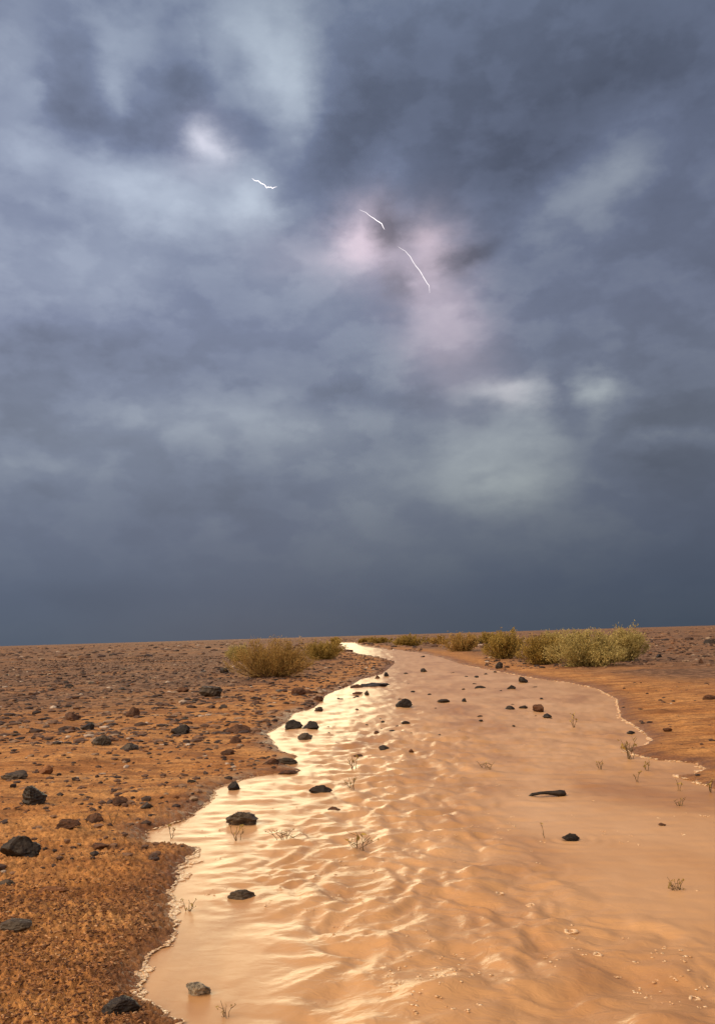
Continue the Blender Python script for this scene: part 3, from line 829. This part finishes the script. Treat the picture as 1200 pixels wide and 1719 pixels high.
# ------------------------------------------------------------------ shrubs
def shrub(px, py, wpx, hpx, leafm, label, n_stem=70, n_leaf=9000, leaf=(.045, .006), spread=1.0, group=None, wisp=.5):
    D = depth_at(px, py); x, y = gpt(px, py)
    Wd, Hd = 1.0 * wpx * D / F, 1.06 * hpx * D / F
    y += Wd * .22; x *= y / (y - Wd * .22)
    z = float(gz(np.array([x]), np.array([y]))[0])
    e = obj('desert_shrub', None, loc=(x, y, z - .02)); tag(e, label, 'shrub', group or 'desert shrubs beside the stream')
    g = np.random.default_rng(int(px * 3 + py))
    # several overlapping tufts give an uneven outline
    nt2 = 9
    tufts = [(g.uniform(-.34, .34) * Wd, g.uniform(-.22, .22) * Wd, g.uniform(.62, 1.0) * Hd, g.uniform(.18, .30) * Wd) for _ in range(nt2)]
    tufts[0] = (0, 0, Hd, .28 * Wd)
    paths = []; tips = []
    for _ in range(n_stem):
        tx, ty, thh, tr = tufts[g.integers(nt2)]
        a = g.uniform(0, 6.28); q = g.uniform(0, 1) ** .6
        lean = q * tr
        end = np.array([tx + math.cos(a) * lean * 1.15, ty + math.sin(a) * lean * 1.15, thh * g.uniform(.75, 1.04) * (1 - .45 * q * q)])
        st = np.array([tx * .45 + g.normal(0, .04), ty * .45 + g.normal(0, .04), 0])
        mid_ = (st + end) / 2 + np.array([math.cos(a) * .12 * Wd * q, math.sin(a) * .12 * Wd * q, -.05 * Hd]) + g.normal(0, .02 * Wd, 3)
        t = np.linspace(0, 1, 7)[:, None]
        pts = (1 - t) ** 2 * st + 2 * t * (1 - t) * mid_ + t * t * end
        pts[1:-1] += g.normal(0, .012, (5, 3))
        paths.append((pts, .008, .002)); tips.append(pts)
    v, f = tubes(paths)
    obj('stems', np_mesh('stems', v, f), MT, e)
    T_ = np.array(tips)                                   # stems x 7 x 3
    k = g.integers(len(T_), size=n_leaf); u = g.uniform(0, 1, n_leaf) ** .60 * 5.99
    i = u.astype(int); fr = (u - i)[:, None]
    c = T_[k, i] * (1 - fr) + T_[k, np.minimum(i + 1, 6)] * fr
    # clumps: leaves gather round random centres along the twigs
    cc = c[g.integers(n_leaf, size=max(90, n_leaf // 45))]
    own = g.integers(len(cc), size=n_leaf)
    cl_ = g.uniform(0, 1, n_leaf) < (1 - wisp)
    c = np.where(cl_[:, None], cc[own] + g.normal(0, .045 * Wd ** .5, (n_leaf, 3)), c + g.normal(0, .035, (n_leaf, 3)))
    c[:, 2] = np.maximum(c[:, 2], .03 + .03 * g.uniform(0, 1, n_leaf))
    outd = c - np.array([0, 0, -.2 * Hd]); outd /= np.linalg.norm(outd, axis=1)[:, None]
    d = outd + g.normal(0, .55, (n_leaf, 3)); d /= np.linalg.norm(d, axis=1)[:, None]
    s = np.cross(d, g.normal(0, 1, (n_leaf, 3))); s /= np.linalg.norm(s, axis=1)[:, None]
    ln = leaf[0] * g.uniform(.5, 1.3, n_leaf)[:, None]; wd_ = leaf[1] * g.uniform(.7, 1.4, n_leaf)[:, None]
    V = np.stack([c - s * wd_ * .4, c + s * wd_ * .4, c + d * ln * .6 + s * wd_, c + d * ln, c + d * ln * .6 - s * wd_], 1)
    Fv = np.arange(n_leaf * 5).reshape(-1, 5)
    obj('foliage', np_mesh('foliage', V.reshape(-1, 3), Fv, smooth=False), ML[leafm], e)
    return e
shrub(455, 1143, 138, 72, 'straw', 'large straw-coloured broom-like shrub standing on the left bank', 190, 26000, (.075, .0045), wisp=.85)
shrub(535, 1110, 88, 36, 'olive', 'darker olive shrub behind and right of the big straw shrub', 110, 15000, (.08, .010), wisp=.6)
shrub(400, 1112, 46, 32, 'green', 'small pale shrub poking out left of the big straw shrub', 50, 6000, (.07, .009))
shrub(985, 1124, 122, 62, 'green', 'pale green fluffy shrub nearest the water on the right', 130, 22000, (.06, .011), wisp=.35)
shrub(1042, 1114, 92, 60, 'green', 'pale green shrub furthest right in the row beyond the stream', 100, 16000, (.06, .011), wisp=.4)
shrub(915, 1119, 88, 56, 'olive', 'rounded olive shrub left of the pale green one beyond the stream', 110, 18000, (.06, .011), wisp=.35)
shrub(850, 1109, 88, 50, 'olive', 'broad olive shrub in the middle of the right-hand row', 100, 16000, (.07, .012), wisp=.4)
shrub(945, 1088, 90, 30, 'green', 'shrub peeking out behind the olive and pale green ones', 80, 12000, (.08, .014), wisp=.4)
shrub(775, 1096, 70, 34, 'straw', 'yellowish shrub left of the broad olive one beyond the stream', 80, 10000, (.09, .014), wisp=.5)
shrub(692, 1086, 62, 20, 'olive', 'low distant shrub above the narrow part of the stream', 60, 8000, (.13, .022))
shrub(820, 1082, 60, 20, 'olive', 'distant shrub showing behind the gap in the right-hand row', 60, 7000, (.13, .022))
shrub(735, 1083, 34, 16, 'straw', 'small distant straw shrub right of the low distant one', 40, 4000, (.13, .022))
shrub(640, 1080, 40, 12, 'olive', 'very small far shrub just right of where the stream vanishes', 40, 4000, (.2, .035))
shrub(610, 1079, 18, 9, 'olive', 'tiny far shrub right above the end of the stream', 30, 2500, (.2, .035))
shrub(565, 1083, 26, 12, 'olive', 'tiny far shrub at the left side of the stream end', 30, 2500, (.2, .035))

# ------------------------------------------------------------------ twigs sticking out of the water
def sprig(px, py, wpx, hpx, label, n=6, mat=MTD, bits=14):
    D = depth_at(px, py); x, y = gpt(px, py)
    Wd, Hd = wpx * D / F, hpx * D / F
    zz = float(gz(np.array([x]), np.array([y]))[0])
    z = 0.0 if zz < 0 else zz
    e = obj('water_sprig', None, loc=(x, y, z)); tag(e, label, 'sprig', 'dry sprigs standing in and beside the stream')
    g = np.random.default_rng(int(px * 11 + py))
    paths = []
    for i in range(n):
        ex = (i / (max(n - 1, 1)) - .5) * Wd + g.normal(0, .08 * Wd)
        end = np.array([ex, g.normal(0, .2 * Wd), Hd * g.uniform(.55, 1.05)])
        st = np.array([g.normal(0, .1 * Wd), g.normal(0, .05 * Wd), -.03])
        t = np.linspace(0, 1, 6)[:, None]
        pts = st + (end - st) * t + np.array([0, 0, .10 * Hd]) * np.sin(t * 3.14); pts[1:-1] += g.normal(0, .035 * Hd, (4, 3))
        r = max(.0014, .68 * D / F)
        paths.append((pts, r, r * .45))
        for q in range(2):
            k = g.integers(2, 5)
            b2 = pts[k] + np.array([g.normal(0, .22 * Wd), g.normal(0, .1 * Wd), Hd * g.uniform(.12, .35)])
            paths.append((np.linspace(pts[k], b2, 3), r * .7, r * .35))
    v, f = tubes(paths)
    obj('stalks', np_mesh('stalks', v, f), mat, e)
    c = np.array([p[0][-1] for p in paths])[g.integers(len(paths), size=bits)] + g.normal(0, .05 * Hd, (bits, 3))
    s = g.normal(0, 1, (bits, 3)) * .08 * Hd; d = g.normal(0, 1, (bits, 3)) * .08 * Hd
    V = np.stack([c - s * .5, c + d, c + s * .5, c - d * .6], 1)
    obj('buds', np_mesh('buds', V.reshape(-1, 3), np.arange(bits * 4).reshape(-1, 4), smooth=False), ML['olive'], e)
sprig(604, 1430, 40, 34, 'branched dark sprig in the rippled middle of the stream', 7)
sprig(476, 1412, 44, 18, 'low tangled sprig lying on bright ripples by the left pool', 8)
sprig(398, 1412, 26, 26, 'thin sprig directly below the large layered grey rock', 4)
sprig(593, 1292, 16, 24, 'small upright sprig in mid-stream, upper of two in line', 4)
sprig(590, 1325, 20, 20, 'small upright sprig in mid-stream, lower of two in line', 5)
sprig(1134, 1494, 26, 20, 'bushy green-brown sprig in the calm water near the right edge', 8, bits=40)
sprig(1056, 1274, 34, 34, 'clump of brown stalks at the right waterline by the foam', 8)
sprig(1007, 1292, 10, 18, 'single short stalk in the water left of the clump', 3)
sprig(1086, 1296, 8, 20, 'thin upright stalk in the water just right of the clump', 2)
sprig(1068, 1313, 14, 16, 'leaning stalk in the water below the clump', 2)
sprig(1140, 1352, 20, 14, 'small low sprig in the lavender water near the right edge', 4)
sprig(963, 1222, 8, 22, 'tiny sprig in the pink water of the right shallows', 3)
sprig(914, 1408, 10, 26, 'single thin upright stem left of the small oval rock', 1, bits=2)
sprig(380, 1708, 22, 24, 'stubby sprig ringed by foam at the bottom of the calm pool', 4)
sprig(317, 1530, 22, 20, 'stubby sprig with pale froth in the calm pool near the bank', 4)
sprig(287, 1408, 10, 24, 'thin stem in the bright inlet above the spit of soil', 2)
sprig(190, 1398, 16, 22, 'forked dry stem on the sand beside the tilted wedge stone', 2, bits=3)
sprig(817, 1290, 34, 12, 'nearly drowned sprig in the pink water above the driftwood', 5, bits=4)
sprig(1192, 1330, 12, 26, 'stalk cut by the right edge at the foamy waterline', 3)
sprig(1140, 1326, 8, 20, 'short stalk at the tip of the right mud spit', 2)

# driftwood
D = depth_at(918, 1336); x, y = gpt(918, 1336); s_ = D / F
p_ = np.array([[-31, 0, -8], [-30, 0, -1], [-25, 0, 3], [-12, 1, 4.5], [0, 1.5, 5], [12, 1, 4], [22, 0, 3.5], [29, 0, 3], [32, 0, 2]]) * s_
tb = []
v, f = tubes([(p_, 1, 1)], 8)
rad = np.repeat(np.array([2.2, 2.6, 2.8, 2.6, 2.8, 3.4, 4.8, 4.6, 1.2]) * s_, 8)
cen = np.repeat(p_, 8, 0)
v = cen + (v - cen) * rad[:, None] * np.array([1, 1.3, 1]) * (1 + .15 * rng.normal(size=len(v)))[:, None]
o = obj('driftwood', np_mesh('driftwood', v, f), MR['black'], loc=(x, y, 0))
tag(o, 'dark knobbly piece of driftwood lying in the smooth right-hand water', 'driftwood')

# ------------------------------------------------------------------ lightning
def bolt(pts, wpx, label, k_=1.5):
    mm = MB_.copy(); [q for q in mm.node_tree.nodes if q.type == 'EMISSION'][0].inputs[1].default_value = k_
    DD = 3000.0
    P3 = []
    for (px, py, k) in pts:
        d = pix_dir(px, py); t = (DD + 40 * math.sin(px)) / d.y
        P3.append((np.array([d.x * t, d.y * t, d.z * t + H]), k * wpx * t / F / 2))
    c = np.array([q[0] for q in P3]); r = np.array([q[1] for q in P3])
    t = np.linspace(0, len(c) - 1, (len(c) - 1) * 2 + 1)
    cf = np.stack([np.interp(t, np.arange(len(c)), c[:, i]) for i in range(3)], 1); rf = np.interp(t, np.arange(len(r)), r)
    cf[1:-1] += rng.normal(0, 1.0, cf[1:-1].shape)
    loc = cf[len(cf) // 2].copy(); cf -= loc
    v, f = tubes([(cf, 1, 1)], 6)
    cen = np.repeat(cf, 6, 0); v = cen + (v - cen) * np.repeat(rf, 6)[:, None]
    o = obj('lightning_bolt', np_mesh('lightning_bolt', v, f), MB_, loc=loc)
    o.data.materials[0] = mm
    tag(o, label, 'lightning', 'lightning flashes in the storm clouds')
bolt([(423, 299, .2), (428, 303, .8), (434, 303, .9), (439, 308, 1.1), (444, 309, .8), (448, 315, 1.3), (453, 314, .9), (457, 316, 1), (465, 313.5, .2)], 1.45, 'short bright zigzag of lightning highest and furthest left in the clouds')
bolt([(603, 352, .15), (614, 357, .35), (624, 364, .6), (632, 370, 1), (641, 376, 1), (645, 385, .4)], 1.4, 'middle lightning streak at the edge of the pink-lit cloud', 1.5)
bolt([(668, 414, .2), (680, 421, .5), (688, 431, .8), (698, 447, .9), (708, 460, 1), (714, 470, 1), (719, 480, .8), (721, 492, .15)], 1.3, 'lowest and longest lightning streak, curving down to the right', 1.2)
